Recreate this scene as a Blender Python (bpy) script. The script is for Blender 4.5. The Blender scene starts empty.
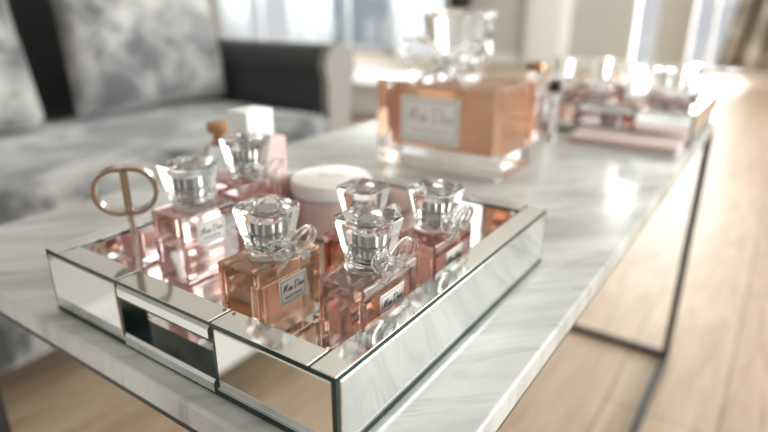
import bpy, bmesh, math, random
from mathutils import Vector, Matrix, noise
random.seed(7)
K = 0.62            # every shape below is laid out in tray units; K turns them into metres
sc = bpy.context.scene
C = sc.collection
PI = math.pi

# ------------------------------------------------------------------ camera
cam_d = bpy.data.cameras.new('camera'); cam = bpy.data.objects.new('camera', cam_d); C.objects.link(cam)
pitch, yaw = 0.3602, 0.6026
cam.location = Vector((-0.2195, -0.1856, 0.2744)) * K
Fd = Vector((math.cos(pitch)*math.cos(yaw), math.cos(pitch)*math.sin(yaw), -math.sin(pitch)))
cam.rotation_euler = Fd.to_track_quat('-Z', 'Y').to_euler()
cam_d.sensor_width = 36; cam_d.lens = 578.36/768*36
cam_d.clip_start = 0.01
cam_d.dof.use_dof = True; cam_d.dof.focus_distance = 0.405*K; cam_d.dof.aperture_fstop = 4.9
sc.camera = cam

# ------------------------------------------------------------------ world, light, exposure
w = bpy.data.worlds.new('world'); sc.world = w; w.use_nodes = True
bg = w.node_tree.nodes['Background']; bg.inputs[0].default_value = (0.93, 0.96, 1.0, 1); bg.inputs[1].default_value = 0.35

def area(name, loc, size, energy, color, rot):
    d = bpy.data.lights.new(name, 'AREA'); d.shape = 'RECTANGLE'; d.size = size[0]*K; d.size_y = size[1]*K
    d.energy = energy; d.color = color
    o = bpy.data.objects.new(name, d); C.objects.link(o); o.location = Vector(loc)*K; o.rotation_euler = rot
    return o
# daylight standing outside the windows of the far wall (facing -x)
FX = (0, PI/2, 0)   # area light -Z turned to -X
# (the bright sky fills the upper part of each opening; lower down one sees pale buildings)
area('daylight_wide', (9.6, 7.7, 1.13), (1.3, 5.4), 62, (0.93, 0.99, 1.0), FX)
area('daylight_tall', (9.6, 1.65, 1.15), (3.7, 0.6), 26, (1.0, 0.99, 0.97), FX)
area('daylight_right', (9.6, 0.7, 1.15), (3.7, 1.0), 42, (1.0, 0.99, 0.97), FX)
# added side fill outside an invented opening in the right hand wall (facing +y)
area('fill_side', (4.2, -4.5, 1.4), (5.4, 3.0), 105, (0.95, 1.0, 0.99), (PI/2, 0, 0))
# weak fill lamp added behind the camera, outside a made-up wall opening (facing +x)
area('fill_back', (-5.3, 1.2, 1.5), (2.6, 4.0), 9, (1.0, 1.0, 0.98), (0, -PI/2, 0))

sc.view_settings.view_transform = 'Standard'; sc.view_settings.look = 'None'
sc.view_settings.exposure = 1.0; sc.view_settings.gamma = 1; sc.view_settings.use_curve_mapping = False
sc.cycles.use_denoising = True
sc.cycles.max_bounces = 20; sc.cycles.transmission_bounces = 16; sc.cycles.glossy_bounces = 10
sc.cycles.transparent_max_bounces = 16
sc.cycles.sample_clamp_indirect = 3

# ------------------------------------------------------------------ materials
M = {}
def mat(name, col=(.8,.8,.8), rough=.5, metal=0, trans=0, ior=1.45, sheen=0, coat=0, alpha=1):
    m = bpy.data.materials.new(name); m.use_nodes = True
    b = m.node_tree.nodes['Principled BSDF']
    b.inputs['Base Color'].default_value = (*col, 1); b.inputs['Roughness'].default_value = rough
    b.inputs['Metallic'].default_value = metal; b.inputs['Transmission Weight'].default_value = trans
    b.inputs['IOR'].default_value = ior; b.inputs['Sheen Weight'].default_value = sheen
    b.inputs['Coat Weight'].default_value = coat
    M[name] = m
    return m
def nodes(m): return m.node_tree.nodes, m.node_tree.links, m.node_tree.nodes['Principled BSDF']
def ramp(N, stops):
    r = N.new('ShaderNodeValToRGB')
    while len(r.color_ramp.elements) < len(stops): r.color_ramp.elements.new(0.5)
    for e, (p, c) in zip(r.color_ramp.elements, stops): e.position = p; e.color = (*c, 1)
    return r
def noisy(m, scale, stops, stretch=(1,1,1), rotz=0, detail=6, rough=.6, distortion=0, bump=0):
    N, L, b = nodes(m)
    tc = N.new('ShaderNodeTexCoord'); r0 = N.new('ShaderNodeMapping'); r0.inputs['Rotation'].default_value = (0,0,rotz)
    mp = N.new('ShaderNodeMapping'); mp.inputs['Scale'].default_value = stretch
    n = N.new('ShaderNodeTexNoise'); n.inputs['Scale'].default_value = scale; n.inputs['Detail'].default_value = detail
    n.inputs['Roughness'].default_value = rough; n.inputs['Distortion'].default_value = distortion
    L.new(tc.outputs['Object'], r0.inputs[0]); L.new(r0.outputs[0], mp.inputs[0]); L.new(mp.outputs[0], n.inputs['Vector'])
    r = ramp(N, stops); L.new(n.outputs['Fac'], r.inputs[0]); L.new(r.outputs[0], b.inputs['Base Color'])
    if bump:
        bp = N.new('ShaderNodeBump'); bp.inputs['Strength'].default_value = bump; bp.inputs['Distance'].default_value = .01
        L.new(n.outputs['Fac'], bp.inputs['Height']); L.new(bp.outputs[0], b.inputs['Normal'])
    return n

# marble: broad grey clouds plus thin veins, both running along one diagonal
m = mat('marble', rough=.16, coat=.0)
N, L, b = nodes(m)
tc = N.new('ShaderNodeTexCoord'); mp0 = N.new('ShaderNodeMapping'); mp0.inputs['Rotation'].default_value = (0,0,math.radians(42))
L.new(tc.outputs['Object'], mp0.inputs[0])
mp = N.new('ShaderNodeMapping'); mp.inputs['Scale'].default_value = (1, 5.5, 1)
L.new(mp0.outputs[0], mp.inputs[0])
n1 = N.new('ShaderNodeTexNoise'); n1.inputs['Scale'].default_value = 4.2; n1.inputs['Detail'].default_value = 7; n1.inputs['Distortion'].default_value = .5
n2 = N.new('ShaderNodeTexNoise'); n2.inputs['Scale'].default_value = 9; n2.inputs['Detail'].default_value = 8; n2.inputs['Roughness'].default_value = .65; n2.inputs['Distortion'].default_value = 1.2
L.new(mp.outputs[0], n1.inputs['Vector']); L.new(mp.outputs[0], n2.inputs['Vector'])
r1 = ramp(N, [(0.3, (.40,.41,.395)), (0.47, (.57,.58,.56)), (0.62, (.69,.70,.675))])
r2 = ramp(N, [(0.34, (.74,.74,.73)), (0.46, (.94,.94,.93)), (0.55, (1,1,1)), ])
L.new(n1.outputs['Fac'], r1.inputs[0]); L.new(n2.outputs['Fac'], r2.inputs[0])
mx = N.new('ShaderNodeMix'); mx.data_type = 'RGBA'; mx.blend_type = 'MULTIPLY'; mx.inputs[0].default_value = 1
L.new(r1.outputs[0], mx.inputs[6]); L.new(r2.outputs[0], mx.inputs[7]); L.new(mx.outputs[2], b.inputs['Base Color'])

# wood floor: planks along x
m = mat('oak', rough=.42)
N, L, b = nodes(m); b.inputs['IOR'].default_value = 1.6
tc = N.new('ShaderNodeTexCoord')
br = N.new('ShaderNodeTexBrick'); br.offset = .37; br.inputs['Scale'].default_value = 1
br.inputs['Brick Width'].default_value = 1.5; br.inputs['Row Height'].default_value = .16; br.inputs['Mortar Size'].default_value = .0016
br.inputs['Color1'].default_value = (.48,.355,.25,1); br.inputs['Color2'].default_value = (.56,.43,.315,1); br.inputs['Mortar'].default_value = (.25,.16,.09,1)
L.new(tc.outputs['Object'], br.inputs['Vector'])
mp = N.new('ShaderNodeMapping'); mp.inputs['Scale'].default_value = (1.2, 9, 1); L.new(tc.outputs['Object'], mp.inputs[0])
n = N.new('ShaderNodeTexNoise'); n.inputs['Scale'].default_value = 3; n.inputs['Detail'].default_value = 6; n.inputs['Distortion'].default_value = 1.5
L.new(mp.outputs[0], n.inputs['Vector'])
r = ramp(N, [(.3, (.72,.68,.63)), (.6, (1,1,1))]); L.new(n.outputs['Fac'], r.inputs[0])
mx = N.new('ShaderNodeMix'); mx.data_type = 'RGBA'; mx.blend_type = 'MULTIPLY'; mx.inputs[0].default_value = 1
L.new(br.outputs['Color'], mx.inputs[6]); L.new(r.outputs[0], mx.inputs[7]); L.new(mx.outputs[2], b.inputs['Base Color'])

noisy(mat('velvet', rough=.75, sheen=.5), 7, [(.38,(.045,.047,.052)),(.46,(.13,.132,.138)),(.54,(.30,.30,.295)),(.64,(.48,.465,.44))], detail=3, distortion=.6)
noisy(mat('velvet_light', rough=.75, sheen=.5), 9, [(.38,(.12,.125,.13)),(.48,(.27,.27,.27)),(.60,(.48,.47,.45))], detail=3, distortion=.6)
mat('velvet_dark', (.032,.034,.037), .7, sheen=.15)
mat('beige_cloth', (.27,.24,.22), .8)
mat('wall_beige', (.54,.52,.485), .9)
mat('wall_white', (.80,.80,.78), .9)
mat('ceiling_white', (.86,.86,.84), .9)
mat('white_paint', (.82,.82,.80), .45)
mat('frame_white', (.72,.74,.75), .45)
mat('dark_metal', (.055,.055,.055), .38, metal=.7)
mat('mirror', (.93,.94,.93), .015, metal=1)
mat('mirror_bevel', (.88,.90,.89), .06, metal=1)
mat('glass_edge', (.012,.03,.027), .12)
mat('rim_mirror', (.86,.89,.87), .09, metal=1)
mat('silver', (.78,.76,.73), .12, metal=1)
mat('pump_metal', (.42,.42,.41), .15, metal=1)
mat('rose_metal', (.55,.46,.41), .2, metal=1)
mat('bronze_metal', (.36,.22,.12), .35, metal=.8)
mat('crystal', (1,1,1), 0, trans=1, ior=1.47)
mat('label_white', (.83,.80,.76), .5)
mat('label_line', (.46,.42,.39), .5)
mat('ink', (.13,.115,.12), .5)
mat('ink_soft', (.50,.45,.42), .5)
mat('jar_white', (.83,.79,.75), .35)
mat('jar_pink', (.66,.47,.42), .35)
mat('plastic_white', (.84,.84,.82), .3)
mat('milk_pink', (.72,.52,.49), .35)
mat('card_pink', (.74,.58,.55), .6)
mat('black', (.012,.012,.014), .4)
mat('bronze_cap', (.42,.22,.11), .35, metal=.3)
noisy(mat('brown_fur', rough=.95), 5, [(.32,(.09,.07,.055)),(.5,(.25,.20,.155)),(.66,(.46,.40,.33))], detail=8, bump=.6)
mat('sheer', (.85,.87,.88), .9)
mat('stone_outside', (.40,.47,.53), .9)
def liquid(name, col, milk=.12):
    m = mat(name, col, 0.0, trans=1-milk, ior=1.12); return m
liquid('liquid_orange', (.96,.70,.53), .15); liquid('liquid_rose', (.97,.77,.71), .15); liquid('liquid_blush', (.95,.68,.65), .3)
liquid('liquid_deep', (.80,.42,.36)); liquid('liquid_amber', (.85,.43,.27)); liquid('liquid_big', (.95,.58,.38), .4)
liquid('liquid_pink', (.92,.58,.50), .3)
liquid('liquid_pale', (.95,.68,.62), .3)
# window pane: see through, lightly reflecting
m = bpy.data.materials.new('pane'); m.use_nodes = True; N = m.node_tree.nodes; L = m.node_tree.links; N.clear()
o = N.new('ShaderNodeOutputMaterial'); t = N.new('ShaderNodeBsdfTransparent'); g = N.new('ShaderNodeBsdfGlossy'); g.inputs['Roughness'].default_value = .02
x = N.new('ShaderNodeMixShader'); x.inputs[0].default_value = .06
L.new(t.outputs[0], x.inputs[1]); L.new(g.outputs[0], x.inputs[2]); L.new(x.outputs[0], o.inputs[0]); M['pane'] = m
# sheer curtain: half see through, half translucent cloth
m = bpy.data.materials.new('sheer_cloth'); m.use_nodes = True; N = m.node_tree.nodes; L = m.node_tree.links; N.clear()
o = N.new('ShaderNodeOutputMaterial'); t = N.new('ShaderNodeBsdfTransparent'); g = N.new('ShaderNodeBsdfTranslucent'); g.inputs[0].default_value = (.88,.90,.91,1)
x = N.new('ShaderNodeMixShader'); x.inputs[0].default_value = .6
L.new(t.outputs[0], x.inputs[1]); L.new(g.outputs[0], x.inputs[2]); L.new(x.outputs[0], o.inputs[0]); M['sheer_cloth'] = m

# ------------------------------------------------------------------ helpers
def B(): return bmesh.new()
def merge(bm, tmp, mtx=None):
    if mtx is not None: bmesh.ops.transform(tmp, matrix=mtx, verts=tmp.verts)
    mp = {v: bm.verts.new(v.co) for v in tmp.verts}
    for f in tmp.faces:
        try: g = bm.faces.new([mp[v] for v in f.verts]); g.smooth = f.smooth
        except ValueError: pass
    tmp.free(); return bm
def box(bm, x0, x1, y0, y1, z0, z1, bev=0, seg=2, mtx=None):
    t = bmesh.new(); bmesh.ops.create_cube(t, size=1)
    for v in t.verts: v.co = Vector(((x0+x1)/2+v.co.x*(x1-x0), (y0+y1)/2+v.co.y*(y1-y0), (z0+z1)/2+v.co.z*(z1-z0)))
    if bev: bmesh.ops.bevel(t, geom=list(t.edges), offset=bev, segments=seg, profile=.5, affect='EDGES')
    return merge(bm, t, mtx)
def rings(bm, loops, cap0=True, cap1=True, smooth=True):
    R = [[bm.verts.new(p) for p in lp] for lp in loops]; n = len(R[0])
    for a, b_ in zip(R, R[1:]):
        for i in range(n):
            f = bm.faces.new((a[i], a[(i+1) % n], b_[(i+1) % n], b_[i])); f.smooth = smooth
    if cap0: bm.faces.new(list(reversed(R[0])))
    if cap1: bm.faces.new(R[-1])
    return bm
def lathe(bm, prof, cx=0, cy=0, n=32, cap0=True, cap1=True):
    return rings(bm, [[(cx+r*math.cos(2*PI*i/n), cy+r*math.sin(2*PI*i/n), z) for i in range(n)] for r, z in prof], cap0, cap1)
def tube(bm, pts, r, n=8, closed=False, flat=1.0, up=None):
    pts = [Vector(p) for p in pts]; m_ = len(pts); loops = []
    prev = None
    for i, p in enumerate(pts):
        a = pts[(i-1) % m_] if closed or i else p; c_ = pts[(i+1) % m_] if closed or i < m_-1 else p
        t = (c_-a).normalized()
        u = Vector(up) if up else (prev if prev else (Vector((0,0,1)) if abs(t.z) < .9 else Vector((1,0,0))))
        u = (u - t*u.dot(t)).normalized(); prev = u; v = t.cross(u)
        rr = r(i/(m_-1)) if callable(r) else r
        loops.append([p + u*rr*flat*math.cos(2*PI*k/n) + v*rr*math.sin(2*PI*k/n) for k in range(n)])
    if closed: loops.append(loops[0]); 
    if closed:
        R = [[bm.verts.new(q) for q in lp] for lp in loops[:-1]]; R.append(R[0])
        for a, b_ in zip(R, R[1:]):
            for i in range(n):
                f = bm.faces.new((a[i], a[(i+1) % n], b_[(i+1) % n], b_[i])); f.smooth = True
        return bm
    return rings(bm, loops)
def prism(bm, poly, axis, a0, a1):     # polygon in two axes, pushed along the third
    def P(u, v, t): return {'x': (t,u,v), 'y': (u,t,v), 'z': (u,v,t)}[axis]
    return rings(bm, [[P(u,v,a0) for u,v in poly], [P(u,v,a1) for u,v in poly]], smooth=False)
def obj(name, bm, m, parent=None, world=False, sharp=35):
    bmesh.ops.recalc_face_normals(bm, faces=list(bm.faces))
    for e in bm.edges:
        if len(e.link_faces) == 2 and e.calc_face_angle(0) > math.radians(sharp): e.smooth = False
    off = Vector((0,0,0))
    if parent is not None and world: off = Vector(parent.location)/K
    if parent is None:
        xs = [v.co for v in bm.verts]
        off = Vector(((min(v.x for v in xs)+max(v.x for v in xs))/2, (min(v.y for v in xs)+max(v.y for v in xs))/2, min(v.z for v in xs)))
    for v in bm.verts: v.co = (v.co-off)*K
    me = bpy.data.meshes.new(name); bm.to_mesh(me); bm.free()
    me.materials.append(M[m]); o = bpy.data.objects.new(name, me); C.objects.link(o)
    if parent is not None: o.parent = parent
    else: o.location = off*K
    return o
def thing(name, label, cat, loc=(0,0,0), rz=0, group=None):
    o = bpy.data.objects.new(name, None); C.objects.link(o); o.location = Vector(loc)*K; o.rotation_euler = (0,0,rz)
    o.empty_display_size = .02; o['label'] = label; o['category'] = cat
    if group: o['group'] = group
    return o
def tag(o, label, cat, group=None):
    o['label'] = label; o['category'] = cat
    if group: o['group'] = group
    return o
def struct(name, bm, m, parent=None):
    o = obj(name, bm, m, parent, world=parent is not None)
    if parent is None: o['kind'] = 'structure'
    return o

# ------------------------------------------------------------------ the room
FZ = -0.72; CZ = 3.2
struct('floor', box(B(), -5, 9.1, -4.2, 11, FZ-.05, FZ), 'oak')
struct('ceiling', box(B(), -5, 9.1, -4.2, 11, CZ, CZ+.05), 'ceiling_white')
struct('wall_left', box(B(), -5, 9.1, 11, 11.1, FZ, CZ), 'wall_white')
wr = B(); box(wr, -5, 1.5, -4.34, -4.2, FZ, CZ); box(wr, 6.9, 9.14, -4.34, -4.2, FZ, CZ); box(wr, 1.5, 6.9, -4.34, -4.2, 2.9, CZ); box(wr, 1.5, 6.9, -4.34, -4.2, FZ, -.1)  # opening invented to let the added side fill in
struct('wall_right', wr, 'wall_white')
wk = B(); box(wk, -5.1, -5, -4.2, -.8, FZ, CZ); box(wk, -5.1, -5, 3.2, 11, FZ, CZ); box(wk, -5.1, -5, -.8, 3.2, FZ, .2); box(wk, -5.1, -5, -.8, 3.2, 2.8, CZ)  # gap made up for the added fill lamp behind the camera
struct('wall_back', wk, 'wall_white')
fw = B()
WT = 2.9
for y0, y1 in ((-4.2, .3), (1.08, 1.47), (1.82, 4.95), (10.6, 11)): box(fw, 9, 9.14, y0, y1, FZ, CZ)
for y0, y1, zt in ((.3, 1.08, WT), (1.47, 1.82, WT), (4.95, 10.6, 1.8)): box(fw, 9, 9.14, y0, y1, zt, CZ)
struct('wall_far', fw, 'wall_beige')
bb = B()
for y0, y1 in ((-4.2, .3), (1.08, 1.47), (1.82, 4.95)): box(bb, 8.97, 9, y0, y1, FZ, FZ+.13, .006)
struct('baseboard_far', bb, 'white_paint')
struct('trim_1', prism(B(), [(8.9, 2.72), (9, 2.72), (9, 3.42), (8.9, 3.42), (8.86, 3.3), (8.86, 2.84)], 'z', FZ, CZ), 'white_paint')   # white pilaster
def window(n, y0, y1, mull, z1=WT, fr=.035):
    f = B(); x0, x1 = 9.02, 9.1
    box(f, x0, x1, y0, y0+fr, FZ, z1, .004); box(f, x0, x1, y1-fr, y1, FZ, z1, .004)
    box(f, x0, x1, y0, y1, z1-fr, z1, .004); box(f, x0, x1, y0, y1, FZ, FZ+fr*2.2, .004)
    for ym in mull: box(f, x0, x1, ym-fr*.6, ym+fr*.6, FZ, z1, .004)
    box(f, x0, x1, y0, y1, z1*.66, z1*.66+fr, .004)
    r = struct('window_%d' % n, f, 'frame_white')
    p = obj('pane', box(B(), 9.055, 9.062, y0+.01, y1-.01, FZ+.03, z1-.01), 'pane', None)
    p.parent = r; p.location = p.location - r.location
window(1, 4.95, 10.6, (6.05, 7.05, 8.2, 9.4), z1=1.8, fr=.06)
window(2, 1.47, 1.82, ())
window(3, .3, 1.08, (.80,))

# outside: pale buildings seen through the wide window
for i, (x0, y0, y1, h, lab) in enumerate(((15, 9.2, 11.4, 5, 'pale blue-grey building block outside, farthest left in the wide window'),
                                   (17, 13.4, 16.0, 6, 'pale blue-grey building block outside behind the sofa back corner'),
                                   (19, 11.6, 12.4, 5, 'narrow pale blue-grey building slab outside, right of the sofa arm'))):
    bl = thing('building', lab, 'building', (x0, (y0+y1)/2, FZ-2))
    obj('facade', box(B(), x0, x0+2, y0, y1, FZ-2, h), 'stone_outside', bl, True)
    for k in range(4):
        for j in range(3):
            yy = y0+.25+(y1-y0-.5)*j/3; obj('window', box(B(), x0-.03, x0-.001, yy, yy+(y1-y0)/6, -1+k*1.3, -.3+k*1.3), 'frame_white', bl, True)

# sheer curtains in front of the wide window
def curtain(name, y0, y1, x, amp, waves, m, lab, cat, group, z0=FZ+.02, z1=2.0, flare=0, n=60):
    bm = B(); loops = []
    def line(z):
        t = (z-z0)/(z1-z0); pts = []
        yy0 = y0; yy1 = y1 + flare*(1-t)
        for i in range(n+1):
            u = i/n; pts.append((x + amp*math.sin(u*waves*2*PI)*(1+.3*math.sin(u*9)), yy0+(yy1-yy0)*u, z))
        back = [(p[0]+.012, p[1], z) for p in reversed(pts)]
        return pts + back
    return tag(obj(name, rings(bm, [line(z0+(z1-z0)*k/6) for k in range(7)]), m, sharp=60), lab, cat, group)
curtain('sheer_curtain', 4.85, 5.75, 8.78, .05, 7, 'sheer_cloth', 'white sheer curtain hanging just left of the large bottle cap', 'curtain', None)
curtain('sheer_curtain', 7.25, 8.3, 8.78, .05, 8, 'sheer_cloth', 'white sheer curtain hanging above the rounded sofa arm', 'curtain', None)
curtain('sheer_curtain', 9.5, 10.3, 8.78, .05, 6, 'sheer_cloth', 'white sheer curtain hanging nearest the sofa backrest', 'curtain', None)
# mottled brown curtain at the right, flaring to the floor
curtain('brown_curtain', -.9, .12, 8.3, .07, 6, 'brown_fur', 'mottled brown curtain flaring towards the bottom at the right end of the far windows', 'curtain', None, z0=-.56, z1=2.95, flare=.5)

# low white bench below the wide window, dark lantern on it
wb = thing('window_bench', 'low white bench below the wide window, behind the sofa arm', 'bench', (4.1, 2.95, FZ))
obj('bench_top', box(B(), 3.78, 4.5, 2.2, 3.75, -.43, -.39, .01), 'white_paint', wb, True)
obj('bench_body', box(B(), 3.83, 4.47, 2.25, 3.7, FZ+.06, -.43, .005), 'white_paint', wb, True)
obj('plinth', box(B(), 3.88, 4.42, 2.3, 3.65, FZ, FZ+.06), 'white_paint', wb, True)
lt = thing('wall_lantern', 'small black wall lantern high above the large bottle cap', 'lantern', (8.9, 4.5, .10))
obj('lantern_body', lathe(B(), [(.06,.10),(.17,.13),(.19,.2),(.19,.62),(.16,.68),(.05,.76)], 8.78, 4.5, 12), 'black', lt, True)
obj('bracket', box(B(), 8.78, 9.0, 4.47, 4.53, .42, .48, .006), 'black', lt, True)

# ------------------------------------------------------------------ sofa
so = thing('sofa', 'grey mottled velvet sofa with a rounded arm, behind the marble table', 'sofa', (.3, 1.75, FZ))
obj('sofa_base', box(B(), -1.45, 1.49, 1.30, 2.35, -.62, -.34, .02), 'velvet', so, True)
for x0, x1 in ((-1.43, .02), (.03, 1.475)):
    bm = box(B(), x0, x1, 1.20, 2.02, -.345, -.135, .05, 4); obj('seat_cushion', bm, 'velvet', so, True)
bk = prism(B(), [(2.03, -.34), (2.42, -.34), (2.5, .5), (2.42, .56), (2.28, .56), (2.2, .5)], 'x', -1.45, 1.60)
bmesh.ops.bevel(bk, geom=list(bk.edges), offset=.02, segments=2, affect='EDGES')
obj('backrest', bk, 'velvet_dark', so, True)
def arm_prof(sx, cx, grow=0):
    r = .085+grow; pts = [(cx-sx*(.07+grow), -.62), (cx-sx*(.07+grow), -.02)]
    for k in range(0, 13):
        a = PI - k*(PI*1.25)/12; pts.append((cx+sx*r*math.cos(a), .025+r*math.sin(a)))
    pts += [(cx+sx*(.045+grow), -.12), (cx+sx*(.045+grow), -.62)]
    return pts
for sx, cx in ((1, 1.555), (-1, -1.53)):
    a = obj('arm', prism(B(), arm_prof(sx, cx), 'y', 1.27, 2.42), 'velvet_dark', so, True)
    bm = prism(B(), arm_prof(sx, cx, .006), 'y', 1.235, 1.27)
    f = obj('arm_panel', bm, 'beige_cloth', a); 
    for v in f.data.vertices: v.co -= Vector(so.location)
    if sx == 1: f['label'] = 'pale beige rounded front panel of the arm'
for x, y in ((-1.4, 1.36), (1.5, 1.36), (-1.4, 2.28), (1.5, 2.28)):
    obj('foot', lathe(B(), [(.022, FZ), (.035, -.62)], x, y, 12), 'black', so, True)
def pillow(cx, cy, cz, w_, h_, t_, tilt, lab, mt, rz=0):
    bm = B(); n = 20; g = {}
    for s in (-1, 1):
        for i in range(n+1):
            for j in range(n+1):
                u = 2*i/n-1; v = 2*j/n-1
                th = t_*.5*((1-u**4)*(1-v**4))**.55
                px = u*w_/2*(1-.05*(1-abs(v))); pz = v*h_/2*(1-.05*(1-abs(u)))
                wr = .006*noise.noise(Vector((u*3, v*3, s+cx)))*(1-max(abs(u),abs(v))**4)
                if (i in (0, n) or j in (0, n)) and s == 1: g[s,i,j] = g[-1,i,j]; continue
                g[s,i,j] = bm.verts.new((px, s*(th+wr), pz))
        for i in range(n):
            for j in range(n):
                f = bm.faces.new((g[s,i,j], g[s,i+1,j], g[s,i+1,j+1], g[s,i,j+1])); f.smooth = True
    bmesh.ops.transform(bm, matrix=Matrix.Translation((cx,cy,cz)) @ Matrix.Rotation(rz,4,'Z') @ Matrix.Rotation(tilt,4,'X'), verts=bm.verts)
    return tag(obj('sofa_cushion', bm, mt, sharp=80), lab, 'cushion')
pillow(1.145, 1.86, .235, .66, .72, .20, -.16, 'large grey mottled velvet cushion leaning beside the rounded sofa arm', 'velvet_light', .0)
pillow(.36, 1.86, .235, .70, .72, .20, -.16, 'large grey velvet cushion cut off at the top left, left of the dark gap', 'velvet')

ot = thing('ottoman', 'long white ottoman added out of frame as something pale to mirror in the left tray panel', 'ottoman', (-.55, 1.0, FZ))  # unseen, put here so the left tray panel mirrors something white
obj('ottoman_seat', box(B(), -1.05, -.10, .84, 1.17, -.62, -.29, .03, 4), 'plastic_white', ot, True)
for x in (-1.0, -.15):
    for y in (.88, 1.13): obj('foot', lathe(B(), [(.014,FZ),(.02,-.62)], x, y, 12), 'dark_metal', ot, True)

# ------------------------------------------------------------------ marble table
tb = thing('coffee_table', 'long marble topped coffee table on a thin dark metal frame', 'table', (.75, .28, FZ))
tt = obj('marble_top', box(B(), -.0165, 1.50, -.0604, .62, -.024, 0, .003, 3), 'marble', tb, True)
def bar(x0, x1, y0, y1, z0, z1): return box(B(), x0, x1, y0, y1, z0, z1, .002, 1)
tw = .018
for x in (.0, 1.44):
    for y in (-.055, .597): obj('leg', bar(x, x+tw, y, y+tw, FZ, -.032), 'dark_metal', tb, True)
for x in (.0, 1.44):
    obj('floor_rail', bar(x, x+tw, -.037, .597, FZ, FZ+tw), 'dark_metal', tb, True)
for y in (-.055, .597):
    obj('floor_rail', bar(tw, 1.44, y, y+tw, FZ, FZ+tw), 'dark_metal', tb, True)
fr = B(); box(fr, -.013, 1.492, -.057, -.047, -.032, -.024); box(fr, -.013, 1.492, .605, .613, -.032, -.024)
box(fr, -.013, -.005, -.045, .605, -.032, -.024); box(fr, 1.484, 1.492, -.045, .605, -.032, -.024)
obj('top_frame', fr, 'dark_metal', tb, True)

# ------------------------------------------------------------------ mirrored tray
def tray(ox, oy, lab, full=True):
    t = thing('mirrored_tray', lab, 'tray', (ox+.18, oy+.169, 0)); A, Bx, H, RW = .338, .36, .0635, .022
    tr = lambda bm: (bmesh.ops.translate(bm, vec=(ox,oy,0), verts=bm.verts), bm)[1]
    O = lambda n, bm, m, p=t: obj(n, tr(bm), m, p, True)
    def sub(n, bm, m, p):
        o = obj(n, tr(bm), m, None); o.parent = p; o.location = o.location - p.location - t.location + Vector((0,0,0)); return o
    O('mirror_base', box(B(), .0235, Bx-.0235, .0235, A-.0235, .003, .012), 'mirror')
    s0, s1 = .1135, .2262; h0, h1 = .0165, .046
    # wall cores of dark green glass; the front one is cut through by the handle slot
    wc = B(); e = .0010
    for a, b_ in ((0, s0), (s1, A)): box(wc, e, RW, max(a,e), min(b_,A-e), 0.001, H-.0008)
    box(wc, e, RW, s0, s1, .001, h0); box(wc, e, RW, s0, s1, h1, H-.0008)
    O('front_wall', wc, 'glass_edge')
    O('back_wall', box(B(), Bx-RW, Bx-e, e, A-e, .001, H-.0008), 'glass_edge')
    O('side_wall', box(B(), RW, Bx-RW, e, RW, .001, H-.0008), 'glass_edge')
    O('side_wall', box(B(), RW, Bx-RW, A-RW, A-e, .001, H-.0008), 'glass_edge')
    # inner mirrors
    O('inner_mirror', box(B(), Bx-RW-.0015, Bx-RW, RW, A-RW, .012, H-.003), 'mirror')
    O('inner_mirror', box(B(), RW, Bx-RW-.0015, A-RW-.0015, A-RW, .012, H-.003), 'mirror')
    O('inner_mirror', box(B(), RW, Bx-RW-.0015, RW, RW+.0015, .012, H-.003), 'mirror')
    for a, b_ in ((RW+.0015, s0), (s1, A-RW-.0015)): O('inner_mirror', box(B(), RW, RW+.0015, a, b_, .012, H-.003), 'mirror')
    # outer panels: flat mirror with a bright bevelled strip along the bottom
    def panel_x(x, d, y0, y1, z0=.0015, z1=H-.0045, bs=.0085):       # d = outward sign
        p = B(); xo = x; xi = x-d*.003
        box(p, min(xo,xi), max(xo,xi), y0+.0036, y1-.0036, z0+bs, z1, .0008, 1)
        o = O('mirror_panel', p, 'mirror')
        q = B(); rings(q, [[(xo,yy,z0+bs), (xo-d*.0022,yy,z0), (xi,yy,z0), (xi,yy,z0+bs)] for yy in (y0+.001, y1-.001)], smooth=False)
        O('bevelled_strip', q, 'mirror_bevel')
    def panel_y(y, d, x0, x1, z0=.0015, z1=H-.0045, bs=.0085):
        p = B(); yo = y; yi = y-d*.003
        box(p, x0+.0036, x1-.0036, min(yo,yi), max(yo,yi), z0+bs, z1, .0008, 1)
        O('mirror_panel', p, 'mirror')
        q = B(); rings(q, [[(xx,yo,z0+bs), (xx,yo-d*.0022,z0), (xx,yi,z0), (xx,yi,z0+bs)] for xx in (x0+.001, x1-.001)], smooth=False)
        O('bevelled_strip', q, 'mirror_bevel')
    panel_x(0, -1, 0.001, s0); panel_x(0, -1, s1, A-.001)
    panel_x(Bx, 1, .001, A-.001)
    panel_y(0, -1, .001, Bx-.001); panel_y(A, 1, .001, Bx-.001)
    # strips above and below the slot, with sloping bevels
    def strip(z0, z1):
        q = B(); d = .0035
        rings(q, [[(-.001,yy,z0+d), (.0018,yy,z0), (.004,yy,z0), (.004,yy,z1), (.0018,yy,z1), (-.001,yy,z1-d)] for yy in (s0+.0012, s1-.0012)], smooth=False)
        O('slot_strip', q, 'mirror_bevel')
    strip(h1+.0005, H-.0028); strip(.0015, h0-.0005)
    # top rims: side rims run full length, front and back ones fit between
    def rim(x0, x1, y0, y1): O('rim', box(B(), x0+.0008, x1-.0008, y0+.0008, y1-.0008, H-.0008, H, .0003, 1), 'rim_mirror')
    rim(.0, Bx, 0, RW-.0003); rim(0, Bx, A-RW+.0003, A)
    rim(0, RW, RW+.0003, s0-.0003); rim(0, RW, s0+.0003, s1-.0003); rim(0, RW, s1+.0003, A-RW-.0003); rim(Bx-RW, Bx, RW+.0003, A-RW-.0003)
    for y in (s0-.006, s1-.006, s0+.004, s1+.004):
        O('rim_pin', lathe(B(), [(.0016,H-.001),(.0016,H+.0006),(.0008,H+.001)], .018, y, 10), 'bronze_metal')
    return t
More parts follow.
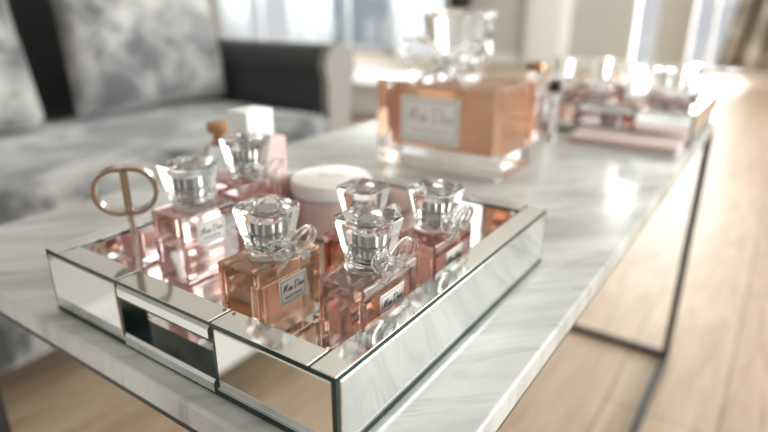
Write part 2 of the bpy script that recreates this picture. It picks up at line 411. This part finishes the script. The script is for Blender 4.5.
tray(0, 0, 'square mirrored tray in the foreground holding pink and amber perfume bottles')
tray(1.05, -.05, 'mirrored tray at the far end of the marble table with small bottles')

# ------------------------------------------------------------------ perfume bottles
def smooth_path(pts, k=5):
    out = []; P = [Vector((*p, 0)) for p in pts]
    for i in range(len(P)-1):
        p0 = P[max(i-1,0)]; p1 = P[i]; p2 = P[i+1]; p3 = P[min(i+2,len(P)-1)]
        for s in range(k):
            t = s/k; out.append(.5*((2*p1)+(-p0+p2)*t+(2*p0-5*p1+4*p2-p3)*t*t+(-p0+3*p1-3*p2+p3)*t**3))
    out.append(P[-1]); return out
# handwritten strokes on a unit line (x advance, height 1 = capital)
SCRIPT = {'M': [[(0,.05),(.12,.12),(.3,1),(.34,.3),(.36,.12),(.55,.7),(.7,1.0),(.68,.4),(.72,.08),(.85,.12)]],
          'i': [[(0,.1),(.1,.42),(.1,.1),(.2,.08)], [(.13,.62),(.15,.66)]],
          's': [[(0,.08),(.14,.45),(.2,.25),(.14,.05),(.04,.1)], ],
          'D': [[(.25,.98),(.2,.1),(.1,.02),(.45,.05),(.8,.4),(.7,.9),(.3,1.05),(-.05,.85)]],
          'o': [[(.2,.4),(.06,.35),(.04,.12),(.16,.04),(.26,.2),(.2,.4),(.34,.34)]],
          'r': [[(0,.1),(.1,.45),(.2,.4),(.2,.12),(.32,.1)]]}
ADV = {'M': .95, 'i': .22, 's': .24, 'D': .92, 'o': .32, 'r': .34, ' ': .3}
def script_text(word, width):
    bm = B(); tot = sum(ADV[c_] for c_ in word); s = width/tot; x = -tot/2
    for c_ in word:
        for st in SCRIPT.get(c_, []):
            path = smooth_path(st)
            pts = [Vector(((p.x+x+.18*p.y)*s, 0, (p.y-.45)*s)) for p in path]
            # ribbon with a little thickness variation, standing in the xz plane
            L_ = []
            for i, p in enumerate(pts):
                a = pts[max(i-1,0)]; b_ = pts[min(i+1,len(pts)-1)]; t = (b_-a)
                t = t.normalized() if t.length > 1e-9 else Vector((1,0,0))
                nrm = Vector((-t.z, 0, t.x)); wd = s*(.022+.03*abs(t.z))
                L_.append([p+nrm*wd, p+nrm*wd+Vector((0,-.00025,0)), p-nrm*wd+Vector((0,-.00025,0)), p-nrm*wd])
            rings(bm, L_, smooth=False)
        x += ADV[c_]
    return bm
def plain_text(s_, size, y=0, cz=0, bold=0.0):
    cu = bpy.data.curves.new('lettering', 'FONT'); cu.body = s_; cu.size = size; cu.align_x = 'CENTER'; cu.align_y = 'CENTER'; cu.extrude = .0001
    cu.resolution_u = 2; cu.offset = bold
    o = bpy.data.objects.new('lettering', cu); C.objects.link(o)
    dg = bpy.context.evaluated_depsgraph_get(); dg.update(); me = o.evaluated_get(dg).to_mesh()
    bm = B(); bm.from_mesh(me); o.evaluated_get(dg).to_mesh_clear(); bpy.data.objects.remove(o); bpy.data.curves.remove(cu)
    bmesh.ops.transform(bm, matrix=Matrix.Translation((0,y,cz)) @ Matrix.Rotation(PI/2,4,'X'), verts=bm.verts)
    return bm
def octa(a, b_, ch, z):       # octagon: half sizes a,b with corner cut ch
    return [(a-ch,-b_,z),(a,-b_+ch,z),(a,b_-ch,z),(a-ch,b_,z),(-a+ch,b_,z),(-a,b_-ch,z),(-a,-b_+ch,z),(-a+ch,-b_,z)]
def bow_bm(s, dark=False):
    """ribbon bow in the xz plane, knot at the origin, opening towards -y"""
    bm = B()
    for sx in (1, -1):
        lp = []
        for k in range(20):
            a = 2*PI*k/20
            lx = .010*(1-math.cos(a)) ; lz = .0052*math.sin(a)*(1+.35*(1-math.cos(a))/2)
            lp.append(Vector((sx*lx, -.002-.002*math.sin(a*.5), lz + .3*lx))*s)
        tube(bm, lp, .0012*s, 6, closed=True, flat=2.8, up=(0,1,0))
        tube(bm, [Vector(p)*s for p in ((sx*.001,-.002,0),(sx*.006,-.004,-.003),(sx*.011,-.005,-.0065),(sx*.014,-.004,-.0085))], .0012*s, 6, flat=2.6, up=(0,1,0))
    lathe_b = B(); bmesh.ops.create_uvsphere(lathe_b, u_segments=12, v_segments=8, radius=.0034*s)
    for v in lathe_b.verts: v.co.y -= .003*s
    for f in lathe_b.faces: f.smooth = True
    merge(bm, lathe_b); return bm
def bottle(name, loc, lab, W=.069, D=.043, H=.068, liq='liquid_rose', level=.86, cap=.0455, caph=.033, bow=True, dome=.2,
           label=(.44, .33, .64), script=True, rz=0, group=None, base=.007, detail=True, line2=True, neckh=.007, lx=0.0, cap_mat='crystal', bowx=0, bows=1.25):
    """label = (width share, height share, centre height share) on the -y face"""
    t = thing(name, lab, 'perfume bottle', loc, rz, group)
    bv = .0018*H/.068
    g = B(); box(g, -W/2, W/2, -D/2, D/2, .0005, H, bv, 2)
    obj('glass_body', g, 'crystal', t)
    k = .0062*W/.069
    lz = base+(H-base-.006)*level
    q = B(); box(q, -W/2+k, W/2-k, -D/2+k, D/2-k, base, lz, bv*.8, 2)
    obj('liquid', q, liq, t)
    # neck: stepped glass pad, silver collar
    nb = B(); cr = cap/2
    lathe(nb, [(cr*.80, H+.0002), (cr*.84, H+.0012), (cr*.80, H+.0028*neckh/.007), (cr*.66, H+.004*neckh/.007), (cr*.66, H+neckh)], n=28)
    obj('neck', nb, 'crystal', t)
    z0 = H+neckh+.0003; a = cr
    c_ = B(); hh = caph; rr = []
    for f_, zz in ((.68, 0), (.72, .03), (.73, .14), (.70, .17), (.78, .30), (.97, .96), (.97, 1.0), (.92, 1.05)):
        rr.append([Vector(p) for p in octa(a*f_, a*f_, a*f_*.36, z0+zz*hh)])
    rings(c_, rr, True, False, smooth=False)
    bmesh.ops.remove_doubles(c_, verts=c_.verts, dist=1e-7)
    top = [v for v in c_.verts if abs(v.co.z-(z0+1.05*hh)) < 1e-6]
    top.sort(key=lambda v: math.atan2(v.co.y, v.co.x))
    ctr = c_.verts.new((0, 0, z0+(1.05+dome*.35)*hh))
    for i in range(len(top)): c_.faces.new((top[i], top[(i+1) % len(top)], ctr))
    cp = obj('cap', c_, cap_mat, t)
    if detail:
        s = B(); lathe(s, [(a*.44, z0+.02*hh), (a*.44, z0+.42*hh), (a*.36, z0+.44*hh), (a*.34, z0+.70*hh), (a*.30, z0+.72*hh)], n=20)
        obj('spray_pump', s, 'pump_metal', t)
        lathe_r = B(); lathe(lathe_r, [(a*.665, z0-.0022), (a*.70, z0-.0016), (a*.70, z0-.0006), (a*.665, z0-.0002)], n=28)
        obj('collar', lathe_r, 'silver', t)
    if bow:
        bb_ = bow_bm(bows*cap/.0455)
        bmesh.ops.transform(bb_, matrix=Matrix.Translation((bowx+cr*.12, -cr*.78, H+neckh*1.1)), verts=bb_.verts)
        obj('bow', bb_, 'crystal', t)
    if label:
        lw, lh, lc = label; lw *= W; lh *= H; lc *= H; y = -D/2-.0002
        lb = B(); box(lb, lx-lw/2, lx+lw/2, y-.0003, y, lc-lh/2, lc+lh/2)
        plate = obj('front_label', lb, 'label_white', t)
        fr_ = B(); e = lh*.04; i_ = lh*.07; yy = y-.0003
        for x0, x1, z0_, z1_ in ((lx-lw/2+i_, lx+lw/2-i_, lc+lh/2-i_-e, lc+lh/2-i_), (lx-lw/2+i_, lx+lw/2-i_, lc-lh/2+i_, lc-lh/2+i_+e),
                               (lx-lw/2+i_, lx-lw/2+i_+e, lc-lh/2+i_, lc+lh/2-i_), (lx+lw/2-i_-e, lx+lw/2-i_, lc-lh/2+i_, lc+lh/2-i_)):
            box(fr_, x0, x1, yy-.0002, yy, z0_, z1_)
        obj('label_border', fr_, 'label_line', plate)
        if script:
            tx = script_text('Miss Dior', lw*.80)
            bmesh.ops.translate(tx, vec=(lx, yy, lc+lh*.10), verts=tx.verts)
            obj('lettering', tx, 'ink' if W < .15 else 'ink_soft', plate)
            if line2:
                t2 = plain_text('EAU DE PARFUM', lw*.088, yy-.0002, lc-lh*.24)
                for v in t2.verts: v.co.x += lx
                obj('lettering', t2, 'ink' if W < .15 else 'ink_soft', plate)
    return t
TZ = .012
bottle('perfume_bottle', (.1075, .0535, TZ), 'rose perfume bottle nearest the right rim of the front tray, crystal cap and bow', W=.073, D=.043, H=.069, liq='liquid_rose', cap=.0455, dome=.15)
bottle('perfume_bottle', (.0815, .1338, TZ), 'orange perfume bottle nearest the front rim, with a peaked crystal cap and bow', W=.071, D=.0465, H=.069, liq='liquid_orange', cap=.0455, dome=.5)
bottle('perfume_bottle', (.1205, .2785, TZ), 'pale pink perfume bottle beside the metal ring emblem, without a bow', W=.067, D=.046, H=.0695, liq='liquid_blush', level=.5, cap=.050, caph=.036, bow=False, dome=.3, label=(.50,.34,.68))
bottle('perfume_bottle', (.187, .2695, TZ), 'pink perfume bottle directly in front of the white square cap in the front tray', W=.060, D=.037, H=.084, liq='liquid_pink', level=.9, cap=.0455, caph=.035, bow=True, dome=.2, label=None)
bottle('perfume_bottle', (.172, .106, TZ), 'dark amber perfume bottle between the round white jar and the nearest rose bottle', W=.067, D=.042, liq='liquid_amber', cap=.041, caph=.031, dome=.1, label=(.50,.36,.60))
bottle('perfume_bottle', (.205, .0515, TZ), 'deep red perfume bottle farthest along the right rim of the front tray', W=.069, D=.042, liq='liquid_deep', cap=.0435, caph=.031, dome=.1)
# the large display bottle
bottle('display_bottle', (.675, .280, 0), 'oversized amber perfume bottle with pale label standing on the marble behind the front tray', rz=-PI/2,
       W=.238, D=.135, H=.146, liq='liquid_big', level=.97, cap=.105, caph=.080, bow=True, dome=.1, base=.034, label=(.47,.52,.58), neckh=.026, lx=-.012, detail=False, bows=1.7)

# jar with white lid
j = thing('cream_jar', 'round pink cream jar with a flat white lid at the back of the front tray', 'jar', (.286, .238, TZ+.0008))
obj('jar_body', lathe(B(), [(.040,0),(.0445,.002),(.046,.006),(.046,.044),(.043,.047)], n=48), 'jar_pink', j)
lid = obj('jar_lid', lathe(B(), [(.0465,.0475),(.0482,.049),(.0482,.062),(.0470,.0645),(.044,.0655),(.004,.0658)], n=48), 'jar_white', j)
tx = plain_text('Dior', .016)
bmesh.ops.transform(tx, matrix=Matrix.Translation((0,0,.0659)) @ Matrix.Rotation(-.9,4,'Z') @ Matrix.Rotation(-PI/2,4,'X'), verts=tx.verts)
obj('lettering', tx, 'label_line', lid)

# pink bottle with a white block cap
pb = thing('lotion_bottle', 'flat pale pink bottle with white square cap, back of the front tray', 'bottle', (.2375, .3015, TZ))
obj('bottle_body', box(B(), -.031, .031, -.0125, .0125, 0, .112, .004, 3), 'milk_pink', pb)
obj('neck', box(B(), -.026, -.006, -.010, .006, .112, .119, .002), 'plastic_white', pb)
obj('cap', box(B(), -.037, .005, -.020, .012, .119, .149, .003, 3), 'plastic_white', pb)

# small bottle with bronze lid behind the tray
sb = thing('travel_bottle', 'small bottle with a bronze round cap standing behind the front tray', 'bottle', (.278, .42, 0))
obj('glass_body', lathe(B(), [(.020,0),(.022,.002),(.022,.085),(.018,.094),(.009,.098)], n=28), 'crystal', sb)
obj('liquid', lathe(B(), [(.018,.005),(.0195,.007),(.0195,.05),(.0195,.052)], n=28), 'liquid_blush', sb)
obj('cap', lathe(B(), [(.009,.0985),(.009,.108),(.015,.110),(.016,.112),(.016,.121),(.014,.123),(.004,.124)], n=28), 'bronze_cap', sb)

# ------------------------------------------------------------------ ring emblem on a stick
em = thing('ring_emblem', 'bronze CD ring emblem on a thin stick in the left corner of the front tray', 'emblem', (.057, .285, TZ), rz=0)
ang = yaw-PI/2+math.radians(16)
ux = Vector((math.cos(ang), math.sin(ang), 0)); un_ = Vector((-math.sin(ang), math.cos(ang), 0))
def E(u, z): return ux*u + Vector((0,0,z))
CZE = .101
def flat_band(bm, pts, thick, depth):       # rectangular section swept along a path in the emblem plane
    L_ = []
    P = [Vector((p[0], 0, p[1])) for p in pts]
    for i, p in enumerate(P):
        a = P[max(i-1,0)]; b_ = P[min(i+1,len(P)-1)]; t_ = (b_-a).normalized(); nn = Vector((-t_.z,0,t_.x))
        q0 = p+nn*thick/2; q1 = p-nn*thick/2
        L_.append([E(q0.x,q0.z)+un_*depth/2, E(q0.x,q0.z)-un_*depth/2, E(q1.x,q1.z)-un_*depth/2, E(q1.x,q1.z)+un_*depth/2])
    rings(bm, L_, smooth=False); return bm
cpts = [(-.0065+.0205*math.cos(a), CZE+.0205*math.sin(a)) for a in [math.radians(62+ (298-62)*k/22) for k in range(23)]]
obj('letter_c', flat_band(B(), cpts, .0036, .0130), 'rose_metal', em, sharp=50)
dpts = [(-.001, CZE+.0205)] + [(.0045+.0205*math.cos(a), CZE+.0205*math.sin(a)) for a in [math.radians(90-180*k/16) for k in range(17)]] + [(-.001, CZE-.0205)]
obj('letter_d', flat_band(B(), dpts, .0036, .0130), 'rose_metal', em, sharp=50)
obj('letter_stem', flat_band(B(), [(-.0005, CZE+.0205), (-.0005, CZE-.0205)], .0062, .0070), 'rose_metal', em)
obj('stick', tube(B(), [E(-.0005, .002), E(-.0005, CZE-.0205)], .0028, 12), 'rose_metal', em)
obj('stick_foot', lathe(B(), [(.010,0),(.010,.0018),(.004,.003)], n=20), 'black', em)

# ------------------------------------------------------------------ items on and around the far tray
cb = thing('gift_box', 'long flat pale pink box lying on the marble in front of the far tray', 'box', (.985, .06, 0))
obj('box_base', box(B(), -.042, .042, -.10, .10, 0, .009, .001), 'card_pink', cb)
obj('box_lid', box(B(), -.044, .044, -.102, .102, .0092, .016, .0015), 'card_pink', cb)
far = [  # x, y, W, D, H, cap, caph, liquid, level, bow, label
 (1.14, .245, .064, .042, .078, .048, .050, 'liquid_blush', .9, 'perfume_bottle', 'pink perfume bottle at the left of the far tray, next to the big amber bottle'),
 (1.15, .165, .060, .042, .074, .046, .052, 'liquid_pale', .9, 'perfume_bottle', 'whitish perfume bottle second from left in the far tray, with a bright tall cap'),
 (1.12, .075, .054, .038, .058, .042, .036, 'liquid_amber', .9, 'perfume_bottle', 'small amber perfume bottle at the middle of the far tray front'),
 (1.21, .045, .056, .038, .066, .044, .040, 'liquid_pale', .9, 'perfume_bottle', 'blush perfume bottle behind the small amber one in the far tray'),
 (1.15, .003, .048, .036, .066, .040, .036, 'liquid_blush', .9, 'perfume_bottle', 'rose perfume bottle at the right end of the far tray front'),
 (1.28, .002, .054, .038, .070, .044, .042, 'liquid_pale', .9, 'perfume_bottle', 'pale perfume bottle at the far right back of the far tray'),
 (1.30, .12, .054, .038, .066, .044, .040, 'liquid_blush', .9, 'perfume_bottle', 'blush perfume bottle at the back middle of the far tray')]
for x, y, W_, D_, H_, cp, ch_, lq, lv, nm, lab in far:
    bottle(nm, (x, y, TZ), lab, W=W_, D=D_, H=H_, cap=cp, caph=ch_, liq=lq, level=lv, bow=True, label=(.5,.36,.6), script=False, dome=.2, rz=-PI/2, line2=False, detail=False)
dm = thing('powder_case', 'small round silver lidded case glinting in the far tray between two bottles', 'case', (1.105, .125, TZ))
obj('case_body', lathe(B(), [(.016,0),(.018,.002),(.018,.030)], n=28), 'card_pink', dm)
obj('case_lid', lathe(B(), [(.019,.0303),(.020,.032),(.020,.044),(.016,.052),(.008,.056),(.002,.0565)], n=28), 'silver', dm)
bt = thing('brown_capped_bottle', 'clear bottle with a flat brown cap behind the right corner of the big amber bottle', 'bottle', (.93, .237, 0))
obj('glass_body', lathe(B(), [(.020,0),(.022,.003),(.022,.10),(.020,.112),(.013,.116),(.013,.138)], n=28), 'crystal', bt)
obj('liquid', lathe(B(), [(.018,.006),(.0195,.008),(.0195,.09),(.0195,.092)], n=28), 'liquid_pale', bt)
obj('cap', lathe(B(), [(.016,.1385),(.021,.139),(.021,.153),(.020,.155)], n=28), 'bronze_metal', bt)
vl = thing('black_capped_vial', 'small vial with a black cap standing just right of the brown capped bottle', 'vial', (.935, .195, 0))
obj('glass_body', lathe(B(), [(.010,0),(.011,.002),(.011,.095),(.008,.099)], n=20), 'crystal', vl)
obj('cap', lathe(B(), [(.011,.0995),(.0115,.101),(.0115,.120),(.010,.122)], n=20), 'black', vl)
